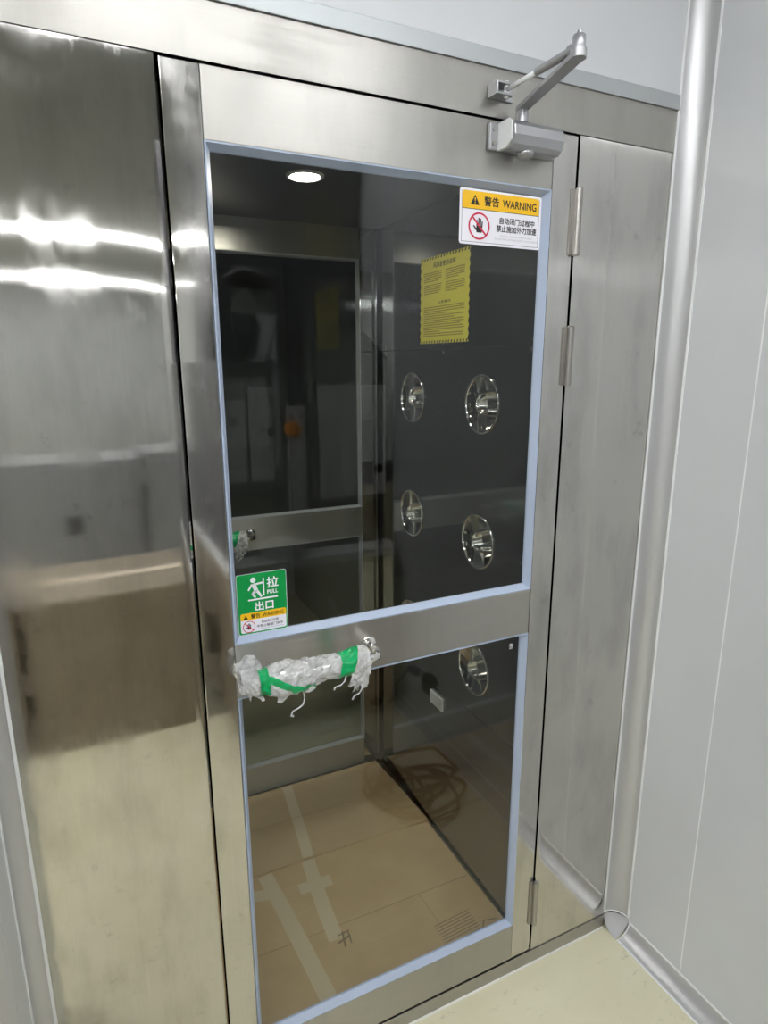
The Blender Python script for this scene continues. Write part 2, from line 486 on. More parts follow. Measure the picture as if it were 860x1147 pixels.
part('back_panel', MB().box(0.803, 1.06, 0.95, 0.99, 0.0, 2.03), 'steel_v', cab)
part('roof_panel', MB().box(-0.3, 1.06, 0.05, 0.99, 2.111, 2.125), 'steel_cap', cab)
# screws on the lining seams
for (y, z) in ((0.118, 1.646), (0.118, 1.621), (0.506, 1.646), (0.506, 1.621), (0.118, 1.108), (0.116, 0.604), (0.116, 0.580), (0.506, 0.604), (0.506, 0.580), (0.88, 1.646), (0.88, 1.621)):
    part('screw', MB().lathe([(0.004, 0), (0.0035, 0.0016), (0.001, 0.0022)], (0.8, y, z), (-1, 0, 0), 12), 'chrome', cab, smooth=True)
# jet nozzles
def nozzle(x, y, z, sgn):
    root = empty('jet_nozzle', (0, 0, 0)); root.parent = cab
    root.location = Vector((x, y, z)) - cab.location
    fl = MB().lathe([(0.0775, 0.0002), (0.0780, 0.002), (0.0765, 0.0042), (0.0740, 0.0046), (0.0715, 0.0030), (0.0700, -0.002), (0.0670, -0.010), (0.0610, -0.0185), (0.0520, -0.0255), (0.0420, -0.0295), (0.0300, -0.031), (0.0, -0.0315)], (0, 0, 0), (sgn, 0, 0), 48)
    f = obj('flange', fl, 'nozzle', root, smooth=True)
    ax = Vector((sgn, -0.35, 0.10)).normalized()
    jt = MB().lathe([(0.024, -0.026), (0.031, -0.016), (0.0345, -0.004), (0.0345, 0.006), (0.0320, 0.014), (0.0285, 0.0195), (0.0265, 0.0205), (0.0250, 0.0190), (0.0225, 0.008), (0.0170, -0.004), (0.010, -0.010), (0.0, -0.012)], Vector((-sgn * 0.016, -0.008, 0.002)), ax, 36)
    obj('ball_jet', jt, 'chrome', root, smooth=True)
    obj('jet_seal', MB().lathe([(0.0395, -0.0300), (0.0400, -0.0245), (0.0350, -0.0235), (0.0335, -0.0290)], (0, -0.004, 0.001), (sgn, 0, 0), 36), 'dark', root, smooth=True)
    return root
for sgn, x in ((-1, 0.8), (1, 0.0)):
    for y in (0.310, 0.691):
        for z in (1.486, 1.114, 0.733):
            nozzle(x, y, z, sgn)
# downlight in the cabin ceiling
dl = empty('downlight', (0, 0, 0)); dl.parent = cab; dl.location = Vector((0.383, 0.455, 2.0205)) - cab.location
obj('downlight_ring', MB().lathe([(0.045, 0.0), (0.044, 0.004), (0.040, 0.006), (0.035, 0.005), (0.033, 0.001)], (0, 0, 0), (0, 0, -1), 40), 'white_plastic', dl, smooth=True)
obj('downlight_lens', MB().lathe([(0.033, 0.0), (0.033, 0.003), (0.0, 0.0035)], (0, 0, 0), (0, 0, -1), 40), 'down', dl)

# ------------------------------------------------------------------ doors
GL, GR = 0.0617, 0.7361
Z1, Z2, Z3, Z4 = 0.1563, 0.9816, 1.0886, 1.9249
GW = 0.0105

def gasket_frame(x0, x1, z0, z1, y, d, w_=GW):
    out = []
    quads = [[(x0, z0), (x1, z0), (x1 - w_, z0 + w_), (x0 + w_, z0 + w_)], [(x1, z0), (x1, z1), (x1 - w_, z1 - w_), (x1 - w_, z0 + w_)],
             [(x1, z1), (x0, z1), (x0 + w_, z1 - w_), (x1 - w_, z1 - w_)], [(x0, z1), (x0, z0), (x0 + w_, z0 + w_), (x0 + w_, z1 - w_)]]
    for (o1, o2, i2, i1) in quads:
        vs = [(o1[0], y - d, o1[1]), (o2[0], y - d, o2[1]), (i2[0], y + 0.0115, i2[1]), (i1[0], y + 0.0115, i1[1])]
        t = 0.22
        for oo, ii in ((o1, i1), (o2, i2)):
            vs.append((oo[0] + (ii[0] - oo[0]) * t, y - d, oo[1] + (ii[1] - oo[1]) * t))
        for oo in (o1, o2, i2, i1): vs.append((oo[0], y + 0.0165, oo[1]))
        out.append(MB().add(vs, [(0, 1, 5, 4), (4, 5, 2, 3), (0, 6, 7, 1), (3, 2, 8, 9), (6, 9, 8, 7), (0, 4, 3, 9, 6), (1, 7, 8, 2, 5)]))
    return out

# door pull: bar with two bends and two flanges
def handle_pts(y0, d, x0=0.070, x1=0.329, z=1.038, rb=0.022):
    pts = [(x0, y0, z)]
    for k in range(7):
        q = PI / 2 * k / 6
        pts.append((x0 + rb - rb * math.cos(q), y0 - d + rb - rb * math.sin(q), z))
    for k in range(1, 20):
        pts.append((x0 + rb + (x1 - x0 - 2 * rb) * k / 20, y0 - d, z))
    for k in range(7):
        q = PI / 2 * k / 6
        pts.append((x1 - rb + rb * math.sin(q), y0 - d + rb - rb * math.cos(q), z))
    pts.append((x1, y0, z))
    return pts

def wrap_r(x, q, seed):
    """radius of the crumpled film round the bar at x, angle q (0 = towards viewer, pi/2 = up)"""
    t = (x - 0.06) / 0.25
    base = 0.0205 + 0.008 * math.exp(-((t - 0.28) / 0.22) ** 2) + 0.005 * math.exp(-((t - 0.92) / 0.12) ** 2)
    base += 0.006 * max(0, -math.sin(q)) * math.exp(-((t - 0.33) / 0.2) ** 2)
    pinch = 0.0085 * math.exp(-((x - 0.094) / 0.010) ** 2)
    c, s_ = math.cos(q), math.sin(q)
    n1 = 1 - 2 * abs(noise.noise((x * 38 + seed + c * 1.1, c * 1.5 + x * 12, s_ * 1.5)))
    n2 = 1 - 2 * abs(noise.noise((x * 95 + seed, c * 2.6 + x * 40, s_ * 2.6 - x * 30)))
    return max(0.0115, base + 0.0042 * (n1 - 0.4) + 0.0026 * (n2 - 0.4) - pinch)

def wrap_parts(handle, y, z, seed):
    # film sleeve
    mb = MB(); vs = []; fs = []; nx, nq = 150, 44
    xs = [0.058 + (0.299 - 0.058) * i / nx for i in range(nx + 1)]
    def P(x, q, dr=0.0):
        yy = y; 
        if x < 0.085: yy = y + (0.085 - x) / 0.027 * 0.020
        r = wrap_r(x, q, seed) + dr
        return (x, yy - r * math.cos(q), z + r * math.sin(q))
    for i, x in enumerate(xs):
        for k in range(nq):
            q = 2 * PI * k / nq
            flare = 0.004 * noise.noise((q * 2, seed, 5)) * (1 if i in (0, nx) else 0)
            vs.append(Vector(P(x, q)) + Vector((flare, 0, 0)))
    for i in range(nx):
        for k in range(nq):
            fs.append((i * nq + k, i * nq + (k + 1) % nq, (i + 1) * nq + (k + 1) % nq, (i + 1) * nq + k))
    part('plastic_film', mb.add(vs, fs), 'film', handle, smooth=True)['label'] = 'crumpled clear protective film'
    vs = []; fs = []
    for i in range(25):
        t = i / 24; yc = y + 0.004 + 0.053 * t
        for k in range(32):
            q = 2 * PI * k / 32; c, s_ = math.cos(q), math.sin(q)
            r = 0.0225 + 0.005 * t + 0.006 * (0.6 - 2 * abs(noise.noise((t * 2.4 + seed, c * 1.7 + t, s_ * 1.7))))
            vs.append((0.082 + r * c * 0.85, yc, z + r * s_))
    for i in range(24):
        for k in range(32): fs.append((i * 32 + k, i * 32 + (k + 1) % 32, (i + 1) * 32 + (k + 1) % 32, (i + 1) * 32 + k))
    part('plastic_film', MB().add(vs, fs), 'film', handle, smooth=True)
    # loose torn flaps
    def flap(pts_top, drop, sd, nu=14, nv=10):
        vs = []; fs = []
        for i in range(nu + 1):
            u = i / nu
            p = Vector(pts_top[0]).lerp(Vector(pts_top[1]), u)
            dl_ = drop * (0.65 + 0.6 * noise.noise((u * 4 + sd, sd, 0)))
            for j in range(nv + 1):
                v = j / nv
                d = noise.noise((u * 5 + sd, v * 4, sd)) * 0.012 * v + 0.006 * math.sin(u * 9 + v * 3) * v
                vs.append(p + Vector((noise.noise((v * 3, u * 3, sd)) * 0.012 * v, d, -dl_ * v)))
        for i in range(nu):
            for j in range(nv):
                a = i * (nv + 1) + j
                fs.append((a, a + nv + 1, a + nv + 2, a + 1))
        part('film_flap', MB().add(vs, fs), 'film', handle, smooth=True)
    flap(((0.258, y - 0.020, z - 0.006), (0.300, y - 0.016, z - 0.004)), 0.062, 1.7 + seed)
    flap(((0.266, y - 0.006, z - 0.010), (0.303, y + 0.006, z - 0.006)), 0.060, 6.7 + seed)
    flap(((0.060, y + 0.016, z - 0.004), (0.090, y - 0.012, z - 0.006)), 0.034, 4.1 + seed)
    flap(((0.115, y - 0.016, z - 0.012), (0.190, y - 0.014, z - 0.010)), 0.030, 8.3 + seed)
    # curled strands
    def strand(p, pts, r=0.0016):
        base = Vector(p)
        part('film_strand', MB().tube([base + Vector(q) for q in pts], [r * 1.4] + [r] * (len(pts) - 2) + [r * 1.6], 6), 'film', handle, smooth=True)
    strand((0.166, y - 0.012, z - 0.030), [(0, 0, 0), (0.002, 0, -0.016), (-0.002, -0.002, -0.026), (-0.012, -0.003, -0.031), (-0.022, -0.003, -0.034), (-0.026, -0.002, -0.043), (-0.021, -0.002, -0.044)])
    strand((0.283, y - 0.010, z - 0.045), [(0, 0, 0), (0.001, 0, -0.010), (-0.006, -0.002, -0.017), (-0.016, -0.002, -0.020), (-0.020, -0.002, -0.027)])
    strand((0.250, y - 0.014, z - 0.018), [(0, 0, 0), (-0.004, -0.002, -0.010), (-0.012, -0.002, -0.016), (-0.022, -0.002, -0.017), (-0.026, -0.002, -0.022)])
    strand((0.120, y - 0.018, z + 0.010), [(0, 0, 0), (-0.004, -0.002, 0.012), (-0.002, -0.003, 0.018), (0.006, -0.003, 0.021)])
    # green tape: two rings and one strip crossing the front
    def band(fx, q0, q1, nq_, nw, name='green_tape'):
        vs = []; fs = []
        for i in range(nq_ + 1):
            q = q0 + (q1 - q0) * i / nq_
            for j in range(nw + 1):
                x = fx(i / nq_, j / nw)
                vs.append(P(x, q, 0.0012))
        for i in range(nq_):
            for j in range(nw):
                a = i * (nw + 1) + j
                fs.append((a, a + 1, a + nw + 2, a + nw + 1))
        part(name, MB().add(vs, fs), 'tape_green', handle, smooth=True)['label'] = 'glossy green adhesive tape'
    band(lambda t, s_: 0.086 + 0.017 * s_, 0, 2 * PI, 40, 6)
    band(lambda t, s_: 0.238 + 0.026 * s_ + 0.004 * math.sin(6 * t), 0, 2 * PI, 40, 8)
    band(lambda t, s_: 0.264 + 0.020 * s_ * (1 - t) - 0.002 * t, 2.0, -0.35, 20, 6)
    # strip crossing lower front
    vs = []; fs = []; nn, nw = 40, 5
    for i in range(nn + 1):
        t = i / nn; x = 0.100 + 0.088 * t
        qc = 0.55 - 1.25 * math.sin(min(1, t * 1.05) * PI * 0.52) + 0.25 * max(0, t - 0.8)
        hw = 0.27 * (1 - 0.55 * t ** 2)
        for j in range(nw + 1):
            vs.append(P(x, qc + hw * (2 * j / nw - 1), 0.0016))
    for i in range(nn):
        for j in range(nw):
            a = i * (nw + 1) + j
            fs.append((a, a + 1, a + nw + 2, a + nw + 1))
    part('green_tape', MB().add(vs, fs), 'tape_green', handle, smooth=True)

def make_door(name, y0, label, seed, hinges, film):
    d = empty(name, (0.4, y0, BOT), label, 'door', kind='structure')
    g = 0.0007
    part('stile', MB().box(0.0032, GL - g, y0, y0 + 0.023, 0.0485, 2.0285), 'steel_v', d, bevel=0.0015)
    part('stile', MB().box(GR + g, 0.7968, y0, y0 + 0.023, 0.0485, 2.0285), 'steel_v', d, bevel=0.0015)
    for a, b in ((0.0485, Z1), (Z2, Z3), (Z4, 2.0285)):
        part('rail', MB().box(GL, GR, y0, y0 + 0.023, a, b), 'steel_h', d, bevel=0.0015)
    for a, b in ((Z1, Z2), (Z3, Z4)):
        for k, q in enumerate(gasket_frame(GL, GR, a, b, y0 + 0.003, 0.004, GW if y0 < 0.5 else 0.007)):
            part('gasket', q, 'gasket' if y0 < 0.5 else 'alu', d)
        part('glass_pane', MB().box(GL + 0.002, GR - 0.002, y0 + 0.015, y0 + 0.020, a + 0.002, b - 0.002), 'glass', d)
    h = part('door_handle', MB().tube(handle_pts(y0, 0.060), 0.0098, 16), 'chrome', d, smooth=True)
    h['label'] = 'polished steel pull bar wrapped in film and green tape'
    for x in (0.070, 0.329):
        part('handle_flange', MB().lathe([(0.0165, 0), (0.0165, 0.004), (0.014, 0.0065), (0.0118, 0.007), (0.0118, 0.012), (0.0098, 0.013)], (x, y0, 1.038), (0, -1, 0), 24), 'chrome', h, smooth='auto')
    if film: wrap_parts(h, y0 - 0.060, 1.038, seed)
    for (z0, z1) in hinges:
        hg = empty('hinge', (0, 0, 0)); hg.parent = d; hg.location = Vector((0.8, y0, (z0 + z1) / 2)) - d.location
        hh = (z1 - z0) / 2
        obj('hinge_barrel', MB().lathe([(0.006, -hh + 0.0), (0.0075, -hh + 0.002), (0.0075, -0.0006), (0.0069, 0.0), (0.0075, 0.0006), (0.0075, hh - 0.002), (0.006, hh)], (0.002, -0.0065, 0), (0, 0, 1), 20), 'hinge', hg, smooth='auto')
        obj('hinge_leaf', MB().box(-0.014, 0.002, -0.004, 0.0, -hh + 0.002, hh - 0.002), 'hinge', hg, bevel=0.0005)
    return d
d1 = make_door('door_1', 0.0, 'glazed stainless steel pull door with wrapped bar handle, hung on three hinges', 0.0, ((1.806, 1.934), (1.543, 1.667), (0.136, 0.270)), True)
d2 = make_door('door_2', 0.95, 'second glazed steel door at the far end of the cabin', 7.0, (), True)

# ------------------------------------------------------------------ door closer
dc = empty('door_closer', (0.65, -0.03, 2.0), 'silver hydraulic door closer with folded arm above the door', 'door closer')
# mounting lugs and body: cross-section in y-z swept along x
sec = [(-0.003, 1.974), (-0.040, 1.970), (-0.050, 1.978), (-0.056, 1.992), (-0.054, 2.008), (-0.044, 2.018), (-0.003, 2.020)]
part('closer_body', MB().prism(sec, lambda a, b, d: (d, a, b), 0.601, 0.716), 'silver', dc, bevel=0.003)
pl_ = part('end_cap', MB().prism([(-0.003, 1.975), (-0.034, 1.974), (-0.050, 1.984), (-0.050, 2.014), (-0.040, 2.021), (-0.003, 2.021)], lambda a, b, d: (d, a, b), 0.5975, 0.6015), 'cove_edge', dc, bevel=0.001)
lug = part('mounting_lug', MB().box(0.579, 0.599, -0.010, -0.0005, 1.975, 2.021), 'silver', dc, bevel=0.002)
for z in (1.986, 2.010):
    part('screw', MB().lathe([(0.0042, 0), (0.0042, 0.002), (0.002, 0.0022)], (0.588, -0.010, z), (0, -1, 0), 14), 'hinge', lug)
lug2 = part('mounting_lug', MB().box(0.716, 0.732, -0.010, -0.0005, 1.975, 2.021), 'silver', dc, bevel=0.002)
part('adjusting_cap', MB().lathe([(0.016, 0), (0.016, 0.006), (0.013, 0.011), (0.0, 0.012)], (0.645, -0.030, 1.974), (0, 0, -1), 24), 'silver', dc, smooth=True)
part('spindle', MB().lathe([(0.0115, 0), (0.0115, 0.010), (0.010, 0.020), (0.0085, 0.028), (0.0, 0.029)], (0.634, -0.032, 2.019), (0, 0, 1), 24), 'silver', dc, smooth='auto')
# main arm: flat bar from the spindle out to the elbow
ZE = 2.060
A = Vector((0.634, -0.032, 2.044)); B = Vector((0.609, -0.201, ZE))
def flat_bar(p, q, w0, w1, t):
    dr = (q - p).normalized(); sd = dr.cross(Vector((0, 0, 1))).normalized(); up = sd.cross(dr)
    vs = []
    for pt, wd in ((p - dr * 0.008, w0), (q + dr * 0.003, w1)):
        for a, b in ((-1, -1), (1, -1), (1, 1), (-1, 1)):
            vs.append(pt + sd * a * wd / 2 + up * b * t / 2)
    return MB().add(vs, [(0, 1, 2, 3), (4, 7, 6, 5), (0, 4, 5, 1), (1, 5, 6, 2), (2, 6, 7, 3), (3, 7, 4, 0)])
am = flat_bar(A, B, 0.021, 0.024, 0.0075)
part('main_arm', am, 'silver', dc, bevel=0.0012)
part('elbow_pivot', MB().lathe([(0.0125, -0.0042), (0.0128, 0.0048), (0.0128, 0.0085), (0.0098, 0.009), (0.0102, 0.011), (0.0102, 0.0265), (0.0088, 0.0285), (0.0042, 0.029), (0.0038, 0.0345), (0.0, 0.035)], B, (0, 0, 1), 24), 'silver', dc, smooth='auto')
S = Vector((0.603, -0.022, 2.0715))
E0 = B + Vector((0, 0.010, 0.012))
mid = E0.lerp(S, 0.52)
fa = part('forearm', MB().tube([E0, mid], [0.0068, 0.0062], 14), 'silver', dc, smooth='auto')
part('forearm_clevis', MB().lathe([(0.009, 0.0), (0.0095, 0.012), (0.007, 0.016)], E0 + Vector((0, -0.004, 0)), (S - E0), 16), 'silver', fa, smooth='auto')
part('threaded_rod', MB().tube([mid, S], [0.0042, 0.0042], 10), 'cove_edge', fa, smooth=True)
# shoe bracket on the header
sh = part('arm_shoe', MB().box(0.577, 0.632, -0.0055, -0.0008, 2.0605, 2.0825), 'silver', dc, bevel=0.001)
part('shoe_ear', MB().box(0.579, 0.611, -0.030, -0.003, 2.0605, 2.0645), 'silver', sh, bevel=0.001)
part('shoe_ear', MB().box(0.579, 0.611, -0.030, -0.003, 2.0785, 2.0825), 'silver', sh, bevel=0.001)
part('shoe_web', MB().box(0.577, 0.581, -0.030, -0.003, 2.0605, 2.0825), 'silver', sh, bevel=0.001)
part('shoe_pin', MB().tube([(0.603, -0.022, 2.058), (0.603, -0.022, 2.085)], 0.0045, 12), 'cove_edge', sh, smooth='auto')
for x in (0.616, 0.626):
    part('screw', MB().lathe([(0.0035, 0), (0.003, 0.002), (0.0, 0.0022)], (x, -0.0055, 2.0715), (0, -1, 0), 12), 'hinge', sh)

# ------------------------------------------------------------------ stickers
class Sheet:
    """flat print: local coordinates in metres from the lower left corner, laid on a plane"""
    def __init__(s, name, origin, right, up, out, label, cat):
        s.o = Vector(origin); s.r = Vector(right); s.u = Vector(up); s.n = Vector(out)
        s.root = empty(name, origin, label, cat)
    def fn(s, a, b, d): return s.o + s.r * a + s.u * b + s.n * d
    def poly(s, name, pts, mat, lvl, th=0.00012, parent=None):
        return part(name, MB().prism(pts, s.fn, lvl, lvl + th), mat, parent or s.root)
    def polys(s, name, plist, mat, lvl, th=0.00012):
        mb = MB()
        for p in plist: mb.prism(p, s.fn, lvl, lvl + th)
        return part(name, mb, mat, s.root)
    def text(s, name, body, x0, x1, z, h, mat, lvl, bold=0.0, skew=0):
        cu = bpy.data.curves.new(name, 'FONT'); cu.body = body; cu.size = 1; cu.resolution_u = 3
        to = bpy.data.objects.new('tmp_text', cu); COL.objects.link(to)
        bpy.context.view_layer.update()
        me = bpy.data.meshes.new_from_object(to.evaluated_get(bpy.context.evaluated_depsgraph_get()))
        vs = [v.co.copy() for v in me.vertices]; fs = [tuple(p.vertices) for p in me.polygons]
        bpy.data.objects.remove(to); bpy.data.curves.remove(cu); bpy.data.meshes.remove(me)
        xa = min(v.x for v in vs); xb = max(v.x for v in vs); ya = min(v.y for v in vs); yb = max(v.y for v in vs)
        kx = (x1 - x0) / (xb - xa); ky = h / (yb - ya)
        mb = MB()
        for dx, dy in (((0, 0), (1, 0), (-1, 0), (0, 1), (0, -1)) if bold else ((0, 0),)):
            mb.add([s.fn(x0 + (v.x - xa + dx * bold) * kx, z + (v.y - ya + dy * bold) * ky, lvl + 0.00001 * (dx + 3 * dy)) for v in vs], fs)
        return part(name, mb, mat, s.root)

def rrect(x0, x1, z0, z1, r, n=5):
    p = []
    for cx, cz, a0 in ((x1 - r, z1 - r, 0), (x0 + r, z1 - r, 90), (x0 + r, z0 + r, 180), (x1 - r, z0 + r, 270)):
        for k in range(n + 1):
            q = math.radians(a0 + 90 * k / n); p.append((cx + r * math.cos(q), cz + r * math.sin(q)))
    return p
def circ(cx, cz, r, n=28): return [(cx + r * math.cos(2 * PI * k / n), cz + r * math.sin(2 * PI * k / n)) for k in range(n)]
def stroke(x0, z0, x1, z1, w0, w1=None):
    w1 = w1 or w0; d = Vector((x1 - x0, z1 - z0)); t = Vector((-d.y, d.x)).normalized()
    return [(x0 + t.x * w0 / 2, z0 + t.y * w0 / 2), (x0 - t.x * w0 / 2, z0 - t.y * w0 / 2), (x1 - t.x * w1 / 2, z1 - t.y * w1 / 2), (x1 + t.x * w1 / 2, z1 + t.y * w1 / 2)]
def ring_polys(cx, cz, ro, ri, n=36):
    o = []
    for k in range(n):
        a = 2 * PI * k / n; b = 2 * PI * (k + 1) / n
        o.append([(cx + ri * math.cos(a), cz + ri * math.sin(a)), (cx + ro * math.cos(a), cz + ro * math.sin(a)), (cx + ro * math.cos(b), cz + ro * math.sin(b)), (cx + ri * math.cos(b), cz + ri * math.sin(b))])
    return o
def hand_polys(cx, cz, s):
    P_ = [[(cx - .30 * s, cz - .62 * s), (cx + .36 * s, cz - .62 * s), (cx + .40 * s, cz + .02 * s), (cx - .34 * s, cz + .02 * s)]]
    for x, top in ((-.25, .52), (-.04, .74), (.16, .66), (.345, .42)):
        P_.append(stroke(cx + x * s, cz - .1 * s, cx + x * 1.12 * s, cz + top * s, .15 * s)); P_.append(circ(cx + x * 1.12 * s, cz + top * s, .074 * s, 10))
    P_.append(stroke(cx - .22 * s, cz - .45 * s, cx - .66 * s, cz + .0 * s, .2 * s, .14 * s)); P_.append(circ(cx - .66 * s, cz + .0 * s, .07 * s, 10))
    return P_

GF = 0.0148       # front face of the glass
W_, H_ = 0.1925, 0.0985
ws = Sheet('warning_sticker', (0.5325, GF, 1.8140), (1, 0, 0), (0, 0, 1), (0, -1, 0), 'yellow and white warning sticker at the top corner of the door glass', 'sticker')
ws.poly('backing', rrect(0, W_, 0, H_, 0.005), 'p_white', 0.0, 0.0003)
ws.polys('border', [stroke(0.0055, 0.0045, W_ - 0.0055, 0.0045, 0.0007), stroke(0.0055, 0.0045, 0.0055, H_ - 0.004, 0.0007), stroke(W_ - 0.0055, 0.0045, W_ - 0.0055, H_ - 0.004, 0.0007)], 'p_black', 0.0003)
ws.poly('yellow_band', [(0.0055, 0.0635), (W_ - 0.0055, 0.0635)] + [(W_ - 0.0055, H_ - 0.008), (W_ - 0.0095, H_ - 0.004), (0.0095, H_ - 0.004), (0.0055, H_ - 0.008)], 'p_yellow', 0.0003)
ws.poly('band_line', [(0.0055, 0.0625), (W_ - 0.0055, 0.0625), (W_ - 0.0055, 0.0637), (0.0055, 0.0637)], 'p_black', 0.0003)
ws.poly('warning_triangle', [(0.024, 0.0705), (0.0445, 0.0705), (0.03425, 0.0885)], 'p_black', 0.0005)
ws.polys('exclamation_mark', [stroke(0.03425, 0.0832, 0.03425, 0.0768, 0.0026, 0.0016), circ(0.03425, 0.0742, 0.0012, 10)], 'p_yellow', 0.0008)
ws.text('lettering', '警告', 0.0555, 0.0895, 0.0705, 0.0165, 'p_black', 0.0006, 0.022)
ws.text('lettering', 'WARNING', 0.0985, 0.1795, 0.0712, 0.0138, 'p_black', 0.0006, 0.022)
ws.polys('hand_icon', hand_polys(0.0448, 0.0335, 0.0185), 'p_black', 0.0005)
ws.polys('prohibition_ring', ring_polys(0.0448, 0.0335, 0.0245, 0.0212) + [stroke(0.0285, 0.0500, 0.0615, 0.0172, 0.0034)], 'p_red', 0.0008)
ws.text('lettering', '自动闭门过程中', 0.0925, 0.1765, 0.0415, 0.0118, 'p_black', 0.0006, 0.024)
ws.text('lettering', '禁止施加外力加速', 0.0850, 0.1820, 0.0268, 0.0122, 'p_black', 0.0006, 0.024)
ws.text('lettering', 'DURING AUTOMATIC DOOR CLOSING', 0.0955, 0.1715, 0.0180, 0.0030, 'p_grey', 0.0006)
ws.text('lettering', 'DO NOT APPLY EXTERNAL FORCE TO ACCELERATE', 0.0815, 0.1855, 0.0122, 0.0030, 'p_grey', 0.0006)

gs = Sheet('exit_sticker', (0.0735, GF, 1.0990), (1, 0, 0), (0, 0, 1), (0, -1, 0), 'green pull and exit sticker with small warning on the glass above the handle', 'sticker')
w2, h2 = 0.0945, 0.1180
gs.poly('backing', rrect(0, w2, 0, h2, 0.005), 'p_white', 0.0, 0.0003)
gs.poly('green_field', rrect(0.0007, w2 - 0.0007, 0.0007, h2 - 0.0007, 0.0045), 'p_green', 0.0003)
gs.poly('white_field', rrect(0.0045, w2 - 0.0030, 0.0035, 0.0420, 0.0035), 'p_white', 0.0005)
gs.poly('yellow_band', rrect(0.0045, w2 - 0.0030, 0.0285, 0.0420, 0.0030), 'p_yellow', 0.0007)
px, pz = 0.034, 0.0705
gs.polys('walking_figure', [circ(px - 0.0028, pz + 0.0345, 0.0052, 18), stroke(px - 0.003, pz + 0.0275, px + 0.003, pz + 0.0125, 0.0085, 0.0075),
    stroke(px - 0.001, pz + 0.0260, px + 0.0150, pz + 0.0275, 0.0036), stroke(px - 0.005, pz + 0.0265, px - 0.0125, pz + 0.0155, 0.0038, 0.003),
    stroke(px + 0.001, pz + 0.013, px - 0.0055, pz + 0.0070, 0.0058, 0.0045), stroke(px - 0.0055, pz + 0.0085, px + 0.0005, pz + 0.0003, 0.0045, 0.0036),
    stroke(px + 0.003, pz + 0.0145, px + 0.0120, pz + 0.0002, 0.0058, 0.004), stroke(px + 0.0165, pz + 0.0365, px + 0.0165, pz + 0.0020, 0.0026),
    stroke(px - 0.0135, pz - 0.0035, px + 0.0430, pz - 0.0035, 0.0030)], 'p_white', 0.0006)
gs.text('lettering', '拉', 0.0570, 0.0785, 0.0865, 0.0205, 'p_white', 0.0008, 0.02)
gs.text('lettering', 'PULL', 0.0570, 0.0770, 0.0745, 0.0075, 'p_white', 0.0008, 0.03)
gs.text('lettering', '出口', 0.0335, 0.0675, 0.0445, 0.0175, 'p_white', 0.0008, 0.025)
gs.poly('warning_triangle', [(0.0095, 0.0305), (0.0185, 0.0305), (0.0140, 0.0385)], 'p_black', 0.0010)
gs.polys('exclamation_mark', [stroke(0.0140, 0.0362, 0.0140, 0.0333, 0.0013, 0.0008), circ(0.0140, 0.0320, 0.0006, 8)], 'p_yellow', 0.0012)
gs.text('lettering', '警告', 0.0240, 0.0410, 0.0308, 0.0085, 'p_black', 0.0011, 0.012)
gs.text('lettering', 'WARNING', 0.0460, 0.0865, 0.0313, 0.0072, 'p_black', 0.0011, 0.015)
gs.polys('hand_icon', hand_polys(0.0195, 0.0152, 0.0085), 'p_black', 0.0008)
gs.polys('prohibition_ring', ring_polys(0.0195, 0.0152, 0.0117, 0.0104), 'p_red', 0.0010)
gs.polys('prohibition_slash', [stroke(0.0118, 0.0230, 0.0272, 0.0075, 0.0018)], 'p_red', 0.0010)
gs.text('lettering', '自动闭门过程', 0.0440, 0.0760, 0.0185, 0.0058, 'p_black', 0.0008, 0.01)
gs.text('lettering', '中禁止触碰门夹手', 0.0345, 0.0850, 0.0107, 0.0058, 'p_black', 0.0008, 0.01)
gs.polys('fine_print', [stroke(0.036, 0.0078, 0.086, 0.0078, 0.0008)], 'p_grey', 0.0008)

# yellow instruction notice on the inner wall: scalloped sides, striped ends
nt_ = Sheet('instruction_notice', (0.7997, 0.645, 1.6465), (0, -1, 0), (0, 0, 1), (-1, 0, 0), 'yellow instruction notice with scalloped edges stuck above the jet nozzles', 'notice')
nw, nh = 0.264, 0.239
out = []
for k in range(41):
    out.append((nw * k / 40, 0.0015 * (k % 2)))
for k in range(1, 120):
    out.append((nw - 0.0045 * (0.5 - 0.5 * math.cos(2 * PI * k / 120 * 11)), nh * k / 120))
for k in range(41):
    out.append((nw - nw * k / 40, nh - 0.0015 * (k % 2)))
for k in range(1, 120):
    out.append((0.0045 * (0.5 - 0.5 * math.cos(2 * PI * k / 120 * 11)), nh - nh * k / 120))
nt_.poly('sheet', out, 'notice', 0.0, 0.0004)
st = []
for k in range(17):
    a = 0.006 + k * 0.0153
    st.append([(a, 0.0015), (a + 0.007, 0.0015), (a + 0.0105, 0.0085), (a + 0.0035, 0.0085)])
    st.append([(a, nh - 0.0085), (a + 0.007, nh - 0.0085), (a + 0.0105, nh - 0.0015), (a + 0.0035, nh - 0.0015)])
for q in st: nt_.poly('hazard_stripe', q, 'p_black', 0.0005)
nt_.text('lettering', '风淋室使用说明', 0.075, 0.192, 0.207, 0.014, 'p_black', 0.0006, 0.022)
nt_.text('lettering', '注意事项', 0.100, 0.172, 0.1085, 0.0075, 'p_black', 0.0006, 0.01)
random.seed(5)
fp = []
for bx0, bx1, zt in ((0.022, 0.122, 0.194), (0.142, 0.242, 0.194), (0.022, 0.122, 0.161), (0.142, 0.242, 0.161)):
    for k in range(5):
        x = bx0
        end = bx1 - (random.random() * 0.05 if k == 4 else 0.004 * random.random())
        while x < end:
            l = 0.002 + 0.0035 * random.random()
            fp.append([(x, zt - k * 0.0056), (min(x + l, end), zt - k * 0.0056), (min(x + l, end), zt - k * 0.0056 + 0.0030), (x, zt - k * 0.0056 + 0.0030)]); x += l + 0.001
